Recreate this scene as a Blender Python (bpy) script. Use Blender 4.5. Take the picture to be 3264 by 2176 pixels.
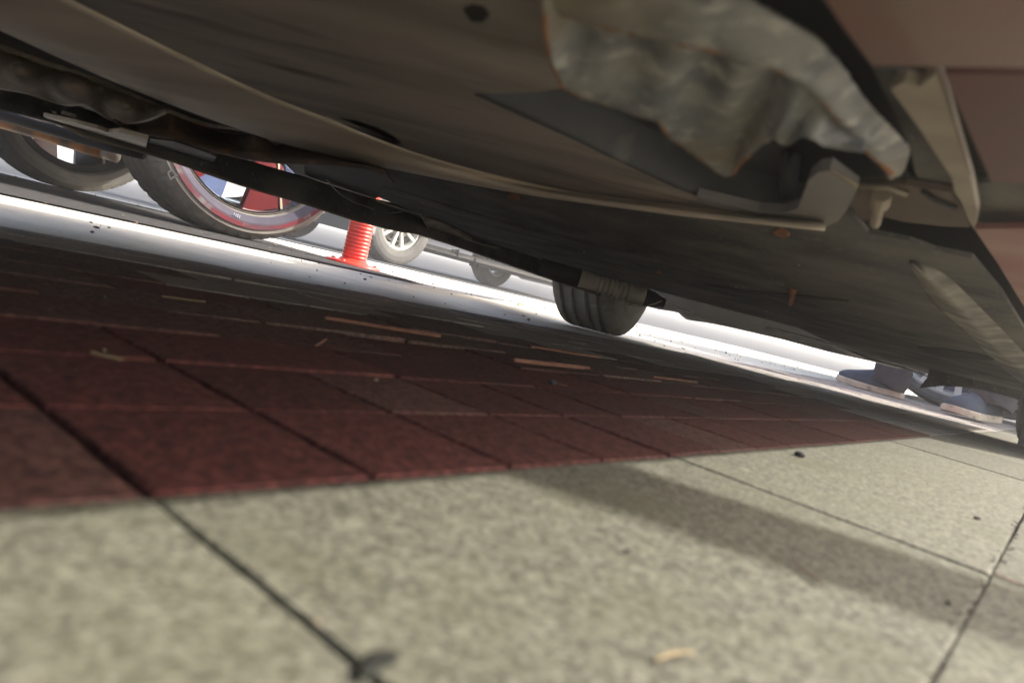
import bpy, bmesh, math, random
from mathutils import Vector, Matrix
from mathutils.geometry import tessellate_polygon
random.seed(7)
sc = bpy.context.scene
for o in list(bpy.data.objects): bpy.data.objects.remove(o, do_unlink=True)
C = sc.collection
R_ = math.radians

# ---------------------------------------------------------------- camera
CAM_H, FPX, ROLL, PITCH = 0.065, 2310.0, R_(14), R_(4.35)
fwd = Vector((0, math.cos(PITCH), -math.sin(PITCH)))
upv = Vector((0, math.sin(PITCH), math.cos(PITCH)))
Xv = Vector((1, 0, 0))
cr = Xv*math.cos(ROLL) + upv*math.sin(ROLL)
cu = -Xv*math.sin(ROLL) + upv*math.cos(ROLL)
cam_d = bpy.data.cameras.new('camera')
cam = bpy.data.objects.new('camera', cam_d); C.objects.link(cam)
M = Matrix((cr, cu, -fwd)).transposed().to_4x4()
M.translation = Vector((0, 0, CAM_H))
cam.matrix_world = M
cam_d.sensor_width = 36; cam_d.lens = 36*FPX/3264
cam_d.clip_start = 0.005; cam_d.clip_end = 3000
cam_d.dof.use_dof = True; cam_d.dof.focus_distance = 1.9; cam_d.dof.aperture_fstop = 11
sc.camera = cam

# ---------------------------------------------------------------- light
SUN_AZ, SUN_EL = R_(74), R_(36)
w = bpy.data.worlds.new('World'); sc.world = w; w.use_nodes = True
nt = w.node_tree; nt.nodes.clear()
sky = nt.nodes.new('ShaderNodeTexSky'); sky.sky_type = 'NISHITA'; sky.sun_disc = False
sky.dust_density = 5; sky.ozone_density = .4; sky.sun_elevation = SUN_EL; sky.sun_rotation = SUN_AZ
bg = nt.nodes.new('ShaderNodeBackground'); bg.inputs['Strength'].default_value = 0.15
wo = nt.nodes.new('ShaderNodeOutputWorld')
nt.links.new(sky.outputs[0], bg.inputs[0]); nt.links.new(bg.outputs[0], wo.inputs[0])
sd = bpy.data.lights.new('sun', 'SUN'); sd.energy = 3.2; sd.angle = R_(0.8); sd.color = (1, .95, .86)
sun = bpy.data.objects.new('sun', sd); C.objects.link(sun)
sdir = Vector((math.sin(SUN_AZ)*math.cos(SUN_EL), math.cos(SUN_AZ)*math.cos(SUN_EL), math.sin(SUN_EL)))
sun.rotation_euler = sdir.to_track_quat('Z', 'Y').to_euler(); sun.location = sdir*20
sc.view_settings.view_transform = 'Standard'; sc.view_settings.look = 'None'
sc.view_settings.gamma = 1; sc.view_settings.exposure = 1.8
sc.render.engine = 'CYCLES'
sc.cycles.max_bounces = 10; sc.cycles.diffuse_bounces = 8

# ---------------------------------------------------------------- maths
Q = Vector((.6143, .7891)); PV = Vector((-.7891, .6143))     # along the red car, across it
D = 3264/2352
def W(s, t, z=0): return Vector((s*Q.x+t*PV.x, s*Q.y+t*PV.y, z))
def ray(px, py): return fwd*FPX + cr*(px*D-1632) - cu*(py*D-1088)
def onp(px, py, a, b=0, c=0):                                   # on the plane z = a + b*s + c*t
    d = ray(px, py); ds = d.xy.dot(Q); dt = d.xy.dot(PV)
    k = (a-CAM_H)/(d.z-b*ds-c*dt)
    return Vector((d.x*k, d.y*k, CAM_H+d.z*k))
def atd(px, py, y):                                             # at forward distance y
    d = ray(px, py); k = y/d.y
    return Vector((d.x*k, d.y*k, CAM_H+d.z*k))

# ---------------------------------------------------------------- materials
def mat(name, c1, c2=None, rough=.7, metal=0, scale=20, detail=6, lo=.35, hi=.65, c3=None, s3=200, lo3=.55, hi3=.7,
        bump=0, bscale=None, coat=0, spec=.5, stretch=None, wear=None, subs=0, grain=None):
    m = bpy.data.materials.new(name); m.use_nodes = True
    n = m.node_tree; L = n.links; p = n.nodes['Principled BSDF']
    p.inputs['Roughness'].default_value = rough; p.inputs['Metallic'].default_value = metal
    p.inputs['Specular IOR Level'].default_value = spec
    p.inputs['Coat Weight'].default_value = coat; p.inputs['Coat Roughness'].default_value = .08
    if subs:
        p.inputs['Subsurface Weight'].default_value = subs; p.inputs['Subsurface Radius'].default_value = (.02, .006, .004)
    tc = n.nodes.new('ShaderNodeTexCoord'); co = tc.outputs['Object']
    mp = n.nodes.new('ShaderNodeMapping'); L.new(co, mp.inputs[0])
    if stretch: mp.inputs['Scale'].default_value = stretch[0]; mp.inputs['Rotation'].default_value = (0, 0, stretch[1])
    co = mp.outputs[0]
    col = None
    def rgb(c):
        return (*c, 1)
    def layer(base, c, sc_, l, h, det):
        ns = n.nodes.new('ShaderNodeTexNoise'); ns.inputs['Scale'].default_value = sc_; ns.inputs['Detail'].default_value = det
        L.new(co, ns.inputs['Vector'])
        r = n.nodes.new('ShaderNodeMapRange'); r.inputs[1].default_value = l; r.inputs[2].default_value = h
        L.new(ns.outputs[0], r.inputs[0])
        mx = n.nodes.new('ShaderNodeMix'); mx.data_type = 'RGBA'
        L.new(r.outputs[0], mx.inputs[0])
        if isinstance(base, tuple): mx.inputs[6].default_value = rgb(base)
        else: L.new(base, mx.inputs[6])
        mx.inputs[7].default_value = rgb(c)
        return mx.outputs[2]
    p.inputs['Base Color'].default_value = rgb(c1)
    if c2: col = layer(c1, c2, scale, lo, hi, detail)
    if c3: col = layer(col or c1, c3, s3, lo3, hi3, 3)
    if grain:
        vo = n.nodes.new('ShaderNodeTexVoronoi'); vo.inputs['Scale'].default_value = grain[0]; L.new(co, vo.inputs['Vector'])
        sp = n.nodes.new('ShaderNodeSeparateColor'); L.new(vo.outputs['Color'], sp.inputs[0])
        rg = n.nodes.new('ShaderNodeMapRange'); rg.inputs[3].default_value = 1-grain[1]; rg.inputs[4].default_value = 1+grain[1]; L.new(sp.outputs[0], rg.inputs[0])
        vm = n.nodes.new('ShaderNodeVectorMath'); vm.operation = 'SCALE'; L.new(col, vm.inputs[0]); L.new(rg.outputs[0], vm.inputs['Scale']); col = vm.outputs[0]
    if wear: col = layer(col or c1, wear[0], wear[1], wear[2], wear[3], 8)
    if col: L.new(col, p.inputs['Base Color'])
    if bump:
        nb = n.nodes.new('ShaderNodeTexNoise'); nb.inputs['Scale'].default_value = bscale or scale*3; nb.inputs['Detail'].default_value = 5
        L.new(co, nb.inputs['Vector'])
        b = n.nodes.new('ShaderNodeBump'); b.inputs['Strength'].default_value = 1; b.inputs['Distance'].default_value = bump
        L.new(nb.outputs[0], b.inputs['Height']); L.new(b.outputs[0], p.inputs['Normal'])
    return m

def random_tint(m, amt):                                        # small per-piece brightness difference
    n = m.node_tree; p = n.nodes['Principled BSDF']; l = p.inputs['Base Color'].links[0]; src = l.from_socket
    oi = n.nodes.new('ShaderNodeObjectInfo'); mr = n.nodes.new('ShaderNodeMapRange')
    mr.inputs[3].default_value = 1-amt; mr.inputs[4].default_value = 1+amt
    n.links.new(oi.outputs['Random'], mr.inputs[0])
    vm = n.nodes.new('ShaderNodeVectorMath'); vm.operation = 'SCALE'
    n.links.new(src, vm.inputs[0]); n.links.new(mr.outputs[0], vm.inputs['Scale'])
    n.links.new(vm.outputs[0], p.inputs['Base Color'])

m_slab = mat('beige_granite', (.080,.079,.058), (.122,.119,.092), .85, scale=160, lo=.36, hi=.64, detail=9, grain=(620,.42), c3=(.05,.046,.04), s3=420, lo3=.60, hi3=.68, bump=.0004, bscale=900, spec=.2, wear=((.078,.08,.05), 14, .5, .8))
m_sett = mat('bounce_red_granite', (.052,.014,.012), (.088,.027,.023), .8, scale=160, lo=.4, hi=.62, grain=(520,.55), c3=(.05,.016,.015), s3=600, lo3=.58, hi3=.7, bump=.0005, bscale=800, spec=.2, wear=((.15,.05,.035), 12, .55, .75))  # red bounce tint of the car's shadow put into the stone colour
m_sett2 = mat('bounce_brown_granite', (.066,.038,.031), (.115,.073,.060), .8, scale=160, lo=.4, hi=.62, grain=(520,.55), c3=(.05,.03,.025), s3=600, lo3=.58, hi3=.7, bump=.0005, bscale=800, spec=.2, wear=((.15,.07,.05), 12, .55, .75))
m_settb = mat('bounce_redbrown_granite', (.056,.024,.020), (.096,.045,.037), .8, scale=160, lo=.4, hi=.62, grain=(520,.55), c3=(.05,.02,.018), s3=600, lo3=.58, hi3=.7, bump=.0005, bscale=800, spec=.2, wear=((.12,.055,.04), 12, .55, .75))
m_sett3 = mat('glare_grey_granite', (.21,.19,.165), (.32,.29,.26), .8, scale=300, lo=.4, hi=.62, c3=(.07,.055,.05), s3=500, lo3=.58, hi3=.7, bump=.0004, bscale=700, spec=.2)  # lightened: lens glare beside the sunlit strip put into the stone colour
for m in (m_slab, m_sett, m_settb, m_sett2, m_sett3): random_tint(m, .15)
m_joint = mat('joint_sand', (.045,.033,.022), (.022,.016,.011), .95, scale=120, bump=.001, bscale=500)
m_conc = mat('pale_concrete', (.54,.515,.44), (.44,.42,.37), .95, spec=.15, scale=6, lo=.45, hi=.75, c3=(.4,.36,.3), s3=90, lo3=.66, hi3=.72, bump=.0006, bscale=120, wear=((.62,.58,.45), 25, .6, .7))
m_asph = mat('asphalt', (.042,.046,.053), (.09,.096,.108), .95, spec=.08, scale=110, lo=.45, hi=.55, c3=(.03,.03,.033), s3=260, lo3=.56, hi3=.62, bump=.002, bscale=220)
m_carshade = mat('car_shade_grey', (.038,.037,.037), (.055,.053,.052), .9, scale=30, spec=.2, c3=(.02,.02,.02), s3=200, bump=.001, bscale=200)  # dark grey holding the left car's shade
m_farshade = mat('far_shade_grey', (.06,.07,.08), (.09,.095,.105), .8, scale=30, bump=.001, bscale=150)  # blue-grey holding the far car's shade
m_earth = mat('far_ground', (.16,.15,.12), (.09,.10,.05), .95, scale=.5, bump=.01, bscale=3)

m_under = mat('undercoat', (.44,.41,.365), (.20,.19,.17), .75, scale=7, lo=.38, hi=.62, c3=(.56,.51,.44), s3=16, lo3=.52, hi3=.72, wear=((.13,.12,.105), 26, .56, .74), bump=.0006, bscale=60, stretch=((.35,1.6,1), R_(-52)))
m_rim = mat('lit_lip', (.85,.75,.60), (.60,.52,.41), .6, scale=9, lo=.4, hi=.7, c3=(.75,.66,.53), s3=20, lo3=.5, hi3=.7, bump=.0006, bscale=40, stretch=((.3,2.2,1), R_(-52)))  # paler than the panel: light caught by the rolled lip, put into colour
m_plast = mat('black_plastic', (.07,.069,.068), (.17,.165,.152), .85, spec=.25, scale=14, lo=.38, hi=.68, c3=(.24,.22,.18), s3=160, lo3=.6, hi3=.75, bump=.0008, bscale=260, wear=((.19,.175,.15), 3.5, .5, .75))
m_black = mat('deep_black', (.012,.012,.012), (.02,.019,.018), .7, scale=8)
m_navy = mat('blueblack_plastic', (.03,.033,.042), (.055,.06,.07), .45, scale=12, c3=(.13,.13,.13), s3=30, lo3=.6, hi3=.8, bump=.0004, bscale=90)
m_galv = mat('galvanised', (.30,.295,.28), (.19,.195,.205), .85, spec=.2, scale=70, lo=.42, hi=.62, c3=(.46,.45,.42), s3=120, lo3=.54, hi3=.72, bump=.0007, bscale=110, wear=((.23,.205,.16), 20, .5, .7))
m_rust = mat('rust', (.38,.17,.07), (.20,.085,.04), .9, scale=60, bump=.001, bscale=200, c3=(.5,.33,.2), s3=90, lo3=.6, hi3=.75)
m_rustb = mat('dark_rust', (.13,.07,.035), (.06,.04,.025), .85, scale=30, c3=(.3,.14,.05), s3=25, lo3=.58, hi3=.72, bump=.0008, bscale=120)
m_heat = mat('heat_shield', (.40,.32,.25), (.19,.15,.115), .85, spec=.1, scale=16, bump=.0012, bscale=45, c3=(.5,.42,.33), s3=50, lo3=.6, hi3=.75)
m_tan = mat('dusty_metal', (.42,.36,.27), (.27,.22,.165), .6, scale=30, bump=.0006, bscale=120, c3=(.5,.45,.36), s3=60)
m_box = mat('pale_plastic', (.33,.32,.31), (.24,.235,.23), .5, scale=12)
m_redp = mat('dusty_red_paint', (.25,.085,.075), (.17,.135,.10), .5, scale=9, lo=.42, hi=.62, coat=.4)
m_red = mat('red_paint', (.42,.012,.012), (.36,.012,.012), .3, scale=3, coat=1)
m_tyre = mat('tyre_rubber', (.050,.048,.045), (.075,.072,.066), .75, scale=9, bump=.0003, bscale=300, wear=((.12,.115,.10), 14, .55, .75))
m_tyre_d = mat('dusty_tyre', (.13,.12,.105), (.20,.185,.16), .8, scale=9, bump=.0003, bscale=300, wear=((.19,.175,.15), 20, .52, .7))
m_groove = mat('tread_groove', (.015,.015,.014), None, .9)
m_silver = mat('silver_alloy', (.66,.65,.60), (.54,.53,.49), .35, metal=.35, scale=6)
m_steel = mat('brushed_steel', (.45,.43,.40), (.28,.27,.25), .4, metal=.7, scale=10)
m_dalloy = mat('gloss_dark_alloy', (.05,.05,.06), (.08,.08,.09), .12, metal=.8, scale=4, coat=1)
m_ralloy = mat('red_reflection_alloy', (.17,.012,.016), (.10,.012,.014), .22, metal=.3, scale=9, coat=1)  # red car's reflection put into the spoke colour
m_balloy = mat('blue_reflection_alloy', (.10,.14,.27), (.07,.09,.18), .35, metal=.35, scale=12, coat=.6)  # webs of the red-tinted wheel: blue sky reflection put into colour
m_gold = mat('champagne_metal', (.62,.5,.38), None, .3, metal=.6)
m_redrub = mat('red_reflection_rubber', (.13,.018,.026), (.085,.032,.042), .8, spec=.2, scale=24, lo=.4, hi=.6, wear=((.13,.12,.12), 30, .52, .66))  # reflection of the red car painted as a sidewall ring
m_violrub = mat('violet_rubber', (.05,.046,.065), (.07,.062,.085), .75, spec=.2, scale=14, lo=.4, hi=.65)
m_post = mat('red_orange_plastic', (.85,.06,.035), (.75,.05,.03), .4, scale=30, subs=.25, bump=.0004)
m_glass = mat('dark_glass', (.02,.025,.03), None, .05, spec=1)
m_greycar = mat('grey_paint', (.16,.17,.18), (.14,.15,.16), .3, scale=3, coat=1)
m_whitecar = mat('white_paint', (.75,.75,.73), (.7,.7,.68), .3, scale=3, coat=1)
m_darkcar = mat('dark_blue_paint', (.03,.04,.06), None, .3, coat=1)
m_lampr = mat('red_lens', (.5,.01,.01), None, .15, coat=1)
m_lampw = mat('clear_lens', (.7,.7,.7), None, .1, coat=1)
m_denim = mat('dark_trouser_cloth', (.028,.024,.030), (.045,.038,.045), .9, scale=40, bump=.002, bscale=40)
m_canvas = mat('blue_canvas', (.04,.052,.07), (.06,.075,.10), .9, scale=30, bump=.0005, bscale=400)
m_sole = mat('cream_sole', (.60,.52,.38), (.48,.40,.28), .7, scale=30, wear=((.28,.22,.16), 40, .55, .7))
m_skin = mat('skin', (.42,.25,.17), None, .6)
m_shirt = mat('grey_shirt', (.2,.2,.22), None, .9)
m_hair = mat('dark_hair', (.02,.015,.01), None, .8)
m_straw = mat('straw', (.20,.155,.08), (.16,.12,.06), .8, scale=100)
m_strawr = mat('lit_edge_red', (.22,.095,.05), (.14,.06,.04), .8, scale=60, bump=.0004, bscale=300)
m_stone = mat('dark_stone', (.02,.02,.024), (.035,.032,.035), .9, scale=300, bump=.001)
m_leaf = mat('green_leaf', (.28,.36,.04), None, .6)
m_deadleaf = mat('withered_leaf', (.018,.020,.018), (.03,.03,.026), .95, spec=.05, scale=150)
m_crumb = mat('dark_crumbs', (.10,.08,.06), (.2,.17,.12), .9, scale=50)
m_text = mat('raised_letters', (.045,.045,.05), None, .6)
m_textl = mat('pale_letters', (.5,.5,.58), None, .6)

# ---------------------------------------------------------------- builders
def link(name, me, m=None, parent=None, base=None, smooth=False):
    o = bpy.data.objects.new(name, me); C.objects.link(o)
    if m and not me.materials: me.materials.append(m)
    if base is not None:
        for v in me.vertices: v.co -= base
        if parent is None: o.location = base
    if parent: o.parent = parent
    if smooth:
        for p in me.polygons: p.use_smooth = True
    return o
def mesh(name, vs, fs):
    me = bpy.data.meshes.new(name); me.from_pydata([tuple(v) for v in vs], [], fs); me.update(); return me
def thing(name, label, cat, loc=(0,0,0), rz=0, group=None, kind=None):
    o = bpy.data.objects.new(name, None); C.objects.link(o); o.location = loc; o.rotation_euler = (0,0,rz)
    o.empty_display_size = .05
    tag(o, label, cat, group, kind); return o
def tag(o, label=None, cat=None, group=None, kind=None):
    if label: o['label'] = label
    if cat: o['category'] = cat
    if group: o['group'] = group
    if kind: o['kind'] = kind
    return o
def cat_rom(pts, n):
    out = []; m_ = len(pts)-1
    for i in range(n):
        u = i/(n-1)*m_; k = min(int(u), m_-1); f = u-k
        p0 = pts[max(k-1,0)]; p1 = pts[k]; p2 = pts[k+1]; p3 = pts[min(k+2,m_)]
        out.append(.5*((2*p1)+(p2-p0)*f+(2*p0-5*p1+4*p2-p3)*f*f+(3*p1-p0-3*p2+p3)*f**3))
    return out
def loft(name, rows, m, parent, base, n=28, mrow=None, thick=.003, smooth=True, wob=0, linear=False):
    rs = [r if linear else cat_rom(r, n) for r in rows]
    if mrow:
        cols = [cat_rom([r[i] for r in rs], mrow) for i in range(len(rs[0]))]
        rs = [[c[j] for c in cols] for j in range(mrow)]
    a, b = len(rs), len(rs[0])
    rnd = random.Random(name)
    vs = [v+Vector((rnd.uniform(-wob,wob), rnd.uniform(-wob,wob), rnd.uniform(-wob,wob))) if wob else v for r in rs for v in r]
    fs = [(i*b+j, i*b+j+1, (i+1)*b+j+1, (i+1)*b+j) for i in range(a-1) for j in range(b-1)]
    o = link(name, mesh(name, vs, fs), m, parent, base, smooth)
    if thick:
        s = o.modifiers.new('t', 'SOLIDIFY'); s.thickness = thick; s.offset = 0
    return o
def slab(name, pts, pl, m, parent, base, thick=.004, up=None):
    """flat plate: outline given by points on a plane, real thickness upwards"""
    ps = [onp(x, y, *pl) for x, y in pts] if not isinstance(pts[0], Vector) else pts
    n = len(ps); bm = bmesh.new()
    lo = [bm.verts.new(p) for p in ps]; hi = [bm.verts.new(p+Vector((0,0,thick))) for p in ps]
    for tri in tessellate_polygon([ps]):
        try: bm.faces.new([lo[i] for i in tri]); bm.faces.new([hi[i] for i in reversed(tri)])
        except ValueError: pass
    for i in range(n): bm.faces.new((lo[i], lo[(i+1)%n], hi[(i+1)%n], hi[i]))
    bmesh.ops.recalc_face_normals(bm, faces=bm.faces)
    me = bpy.data.meshes.new(name); bm.to_mesh(me); bm.free()
    return link(name, me, m, parent, base)
def tube(name, pts, r, m, parent, base, n=10, smooth=True, fit=0):
    if fit: pts = cat_rom(pts, fit)
    vs, fs = [], []; k = len(pts)
    for i, p in enumerate(pts):
        d = (pts[min(i+1,k-1)]-pts[max(i-1,0)]).normalized()
        a = d.cross(Vector((0,0,1)));
        if a.length < 1e-3: a = Vector((1,0,0))
        a.normalize(); b = d.cross(a)
        rr = r[i] if isinstance(r, (list,tuple)) else r
        for j in range(n): vs.append(p+(a*math.cos(2*math.pi*j/n)+b*math.sin(2*math.pi*j/n))*rr)
    for i in range(k-1):
        for j in range(n): fs.append((i*n+j, i*n+(j+1)%n, (i+1)*n+(j+1)%n, (i+1)*n+j))
    fs.append(tuple(range(n))[::-1]); fs.append(tuple((k-1)*n+j for j in range(n)))
    return link(name, mesh(name, vs, fs), m, parent, base, smooth)
def boxm(name, x0,x1,y0,y1,z0,z1, m, parent=None, base=None, bev=0):
    vs = [(x,y,z) for x in (x0,x1) for y in (y0,y1) for z in (z0,z1)]
    fs = [(0,1,3,2),(4,6,7,5),(0,4,5,1),(2,3,7,6),(0,2,6,4),(1,5,7,3)]
    o = link(name, mesh(name, [Vector(v) for v in vs], fs), m, parent, base)
    if bev: b = o.modifiers.new('b','BEVEL'); b.width = bev; b.segments = 2
    return o

# ================================================================= GROUND
def sheet(name, pts, z, m, kind='structure'):
    me = mesh(name, [Vector((p.x,p.y,z)) for p in pts], [tuple(range(len(pts)))])
    o = link(name, me, m); o['kind'] = kind; return o
# base ground: flat near, rising gently away, out to the horizon
vs, fs = [], []
ys = [-160,-60,-5,0,5,9,14,25,60,110,160]; xs = [-160,-80,-20,-6,0,6,20,80,160]
def gz(y): return -.012 + max(0, y-9)*.019 if y < 60 else -.012+51*.019+(y-60)*.001
for y in ys:
    for x in xs: vs.append(Vector((x,y,gz(y))))
nx = len(xs)
fs = [(i*nx+j, i*nx+j+1, (i+1)*nx+j+1, (i+1)*nx+j) for i in range(len(ys)-1) for j in range(nx-1)]
road = link('road', mesh('road', vs, fs), m_asph); road['kind'] = 'structure'
sheet('concrete_strip', [W(-6,.86), W(9,.86), W(9,3.5), W(-6,3.5)], -.004, m_conc)
sheet('car_shade_patch', [W(-6,1.62), W(1.62,1.62), W(1.62,3.3), W(-6,3.3)], .0, m_carshade)  # dark sheet painted in place of the left car's shadow
sheet('far_shade_strip', [W(-6,3.9), W(14,3.9), W(14,4.35), W(-6,4.35)], -.006, m_farshade)  # strip painted in place of the far car's shadow band
pave = link('pavement', mesh('pavement', [W(-3,-3,-.003), W(4.5,-3,-.003), W(4.5,.862,-.003), W(-3,.862,-.003),
     W(-3,-3,-.05), W(4.5,-3,-.05), W(4.5,.862,-.05), W(-3,.862,-.05)],
     [(0,1,2,3),(0,4,5,1),(1,5,6,2),(2,6,7,3),(3,7,4,0)]), m_joint); pave['kind'] = 'structure'

def paver_mesh(a, b, mt, seed, gap=.0013, h=.02):
    r = random.Random(seed); bm = bmesh.new()
    x0,x1,y0,y1 = gap, a-gap, gap, b-gap; e = .0007
    ring = []
    def loop(ins, z, jit):
        pts = []
        for (ax,ay,bx,by) in ((x0+ins,y0+ins,x1-ins,y0+ins),(x1-ins,y0+ins,x1-ins,y1-ins),(x1-ins,y1-ins,x0+ins,y1-ins),(x0+ins,y1-ins,x0+ins,y0+ins)):
            for f in (0,.33,.66):
                pts.append(Vector((ax+(bx-ax)*f+r.uniform(-jit,jit), ay+(by-ay)*f+r.uniform(-jit,jit), z)))
        return [bm.verts.new(p) for p in pts]
    l0 = loop(0,-h,0); l1 = loop(0,-.0007,.0006); l2 = loop(e,0,.0005)
    for A,B in ((l0,l1),(l1,l2)):
        for i in range(12): bm.faces.new((A[i],A[(i+1)%12],B[(i+1)%12],B[i]))
    bm.faces.new(l2)
    me = bpy.data.meshes.new('paver'); bm.to_mesh(me); bm.free(); me.materials.append(mt); return me
rp = random.Random(5)
ROTQ = math.atan2(Q.y, Q.x)
def place(me, name, s, t, dz, tilt):
    o = bpy.data.objects.new(name, me); C.objects.link(o); o.parent = pave
    o.location = W(s, t, dz); o.rotation_euler = (rp.uniform(-tilt,tilt), rp.uniform(-tilt,tilt), ROTQ); return o
PT, P0 = .0687, .1520
slabs = [paver_mesh(.2665, .141, m_slab, i, gap=.0004) for i in range(3)]
k = 0
for j in range(-3, 1):                                           # large beige slabs outside the car
    t0 = .011 + j*.141
    for i in range(-2, 6):
        s0 = .0813 + i*.2665
        if j == 0 or True: place(slabs[k%3], 'paver', s0, t0, rp.uniform(-.0003,.0003), .001); k += 1
setts = {}
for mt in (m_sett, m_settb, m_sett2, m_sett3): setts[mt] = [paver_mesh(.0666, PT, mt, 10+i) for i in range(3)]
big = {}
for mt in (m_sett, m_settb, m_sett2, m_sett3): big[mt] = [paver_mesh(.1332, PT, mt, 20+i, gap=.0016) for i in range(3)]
def pick(d):  # shadow's red tint, fading to grey away from the slabs
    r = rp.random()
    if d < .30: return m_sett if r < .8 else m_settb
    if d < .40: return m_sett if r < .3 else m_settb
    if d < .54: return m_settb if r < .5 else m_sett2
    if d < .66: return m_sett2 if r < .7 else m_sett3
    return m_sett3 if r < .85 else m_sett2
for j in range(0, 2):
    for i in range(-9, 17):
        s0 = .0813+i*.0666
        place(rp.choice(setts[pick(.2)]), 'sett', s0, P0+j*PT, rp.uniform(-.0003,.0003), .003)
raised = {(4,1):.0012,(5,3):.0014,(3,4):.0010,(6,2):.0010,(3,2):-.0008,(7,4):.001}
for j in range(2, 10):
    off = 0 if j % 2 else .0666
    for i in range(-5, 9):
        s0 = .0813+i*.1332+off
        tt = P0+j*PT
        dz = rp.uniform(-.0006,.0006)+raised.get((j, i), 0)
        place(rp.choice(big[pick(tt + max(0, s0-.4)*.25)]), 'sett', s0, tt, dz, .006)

# the setts and slabs farther along, one joined field of low plates
bm = bmesh.new()
def plate(bm, s0, s1, t0, t1, z):
    g = .0015
    c = [W(s0+g,t0+g), W(s1-g,t0+g), W(s1-g,t1-g), W(s0+g,t1-g)]
    up = [bm.verts.new(Vector((p.x,p.y,z))) for p in c]; dn = [bm.verts.new(Vector((p.x,p.y,z-.012))) for p in c]
    bm.faces.new(up)
    for i in range(4): bm.faces.new((dn[i],dn[(i+1)%4],up[(i+1)%4],up[i]))
for j in range(0, 10):
    for i in range(0, 26):
        s0 = .0813+9*.1332+i*.1332+ (0 if (j%2 or j<2) else .0666)
        if j < 2: s0 = .0813+17*.0666+i*.1332
        plate(bm, s0, s0+.1332, P0+j*PT, P0+(j+1)*PT, rp.uniform(-.001,.0008))
for j in range(0, 10):
    for i in range(0, 14):
        s1 = .0813-5*.1332-i*.1332 + (0 if (j%2 or j<2) else .0666)
        if j < 2: s1 = .0813-9*.0666-i*.1332
        plate(bm, s1-.1332, s1, P0+j*PT, P0+(j+1)*PT, rp.uniform(-.001,.0008))
me = bpy.data.meshes.new('paver_field'); bm.to_mesh(me); bm.free()
pf = link('paver_field', me, m_sett3, pave); pf['kind'] = 'stuff'
bm = bmesh.new()
for j in range(-18, 1):
    for i in range(-12, 16):
        if -3 <= j <= 0 and -2 <= i < 6: continue
        plate(bm, .0813+i*.2665, .0813+(i+1)*.2665, .011+j*.141, .011+(j+1)*.141, rp.uniform(-.0005,.0003))
me = bpy.data.meshes.new('slab_field'); bm.to_mesh(me); bm.free()
pf = link('slab_field', me, m_slab, pave); pf['kind'] = 'stuff'

# ================================================================= WHEELS
def lathe(name, prof, m, parent, seg=96, closed=True, notch=None, loc=None):
    vs, fs = [], []; n = len(prof)
    for i in range(seg):
        a = 2*math.pi*i/seg
        for k,(y,r) in enumerate(prof):
            rr = r
            if notch and notch(k, i): rr -= .0045
            vs.append(Vector((rr*math.cos(a), y, rr*math.sin(a))))
    for i in range(seg):
        i2 = (i+1)%seg
        for k in range(n if closed else n-1):
            k2 = (k+1)%n
            fs.append((i*n+k, i*n+k2, i2*n+k2, i2*n+k))
    o = link(name, mesh(name, vs, fs), m, parent, None, False)
    if loc is not None: o.location = loc
    return o
def radial(name, poly, y0, y1, ang, m, parent, loc=(0,0,0), bev=0):
    """plate whose outline (radial, sideways) is turned by ang, between two depths"""
    ca, sa = math.cos(ang), math.sin(ang); n = len(poly)
    def P_(r,t,y): return Vector((r*ca-t*sa, y, r*sa+t*ca))
    f = [P_(r,t,y0) for r,t in poly]; b = [P_(r,t,y1) for r,t in poly]
    fs = [tuple(range(n)), tuple(range(2*n-1,n-1,-1))]+[(i,i+n,(i+1)%n+n,(i+1)%n) for i in range(n)]
    o = link(name, mesh(name, f+b, fs), m, parent); o.location = loc
    if bev:
        b_ = o.modifiers.new('b','BEVEL'); b_.width = bev; b_.segments = 2
    return o
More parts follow.
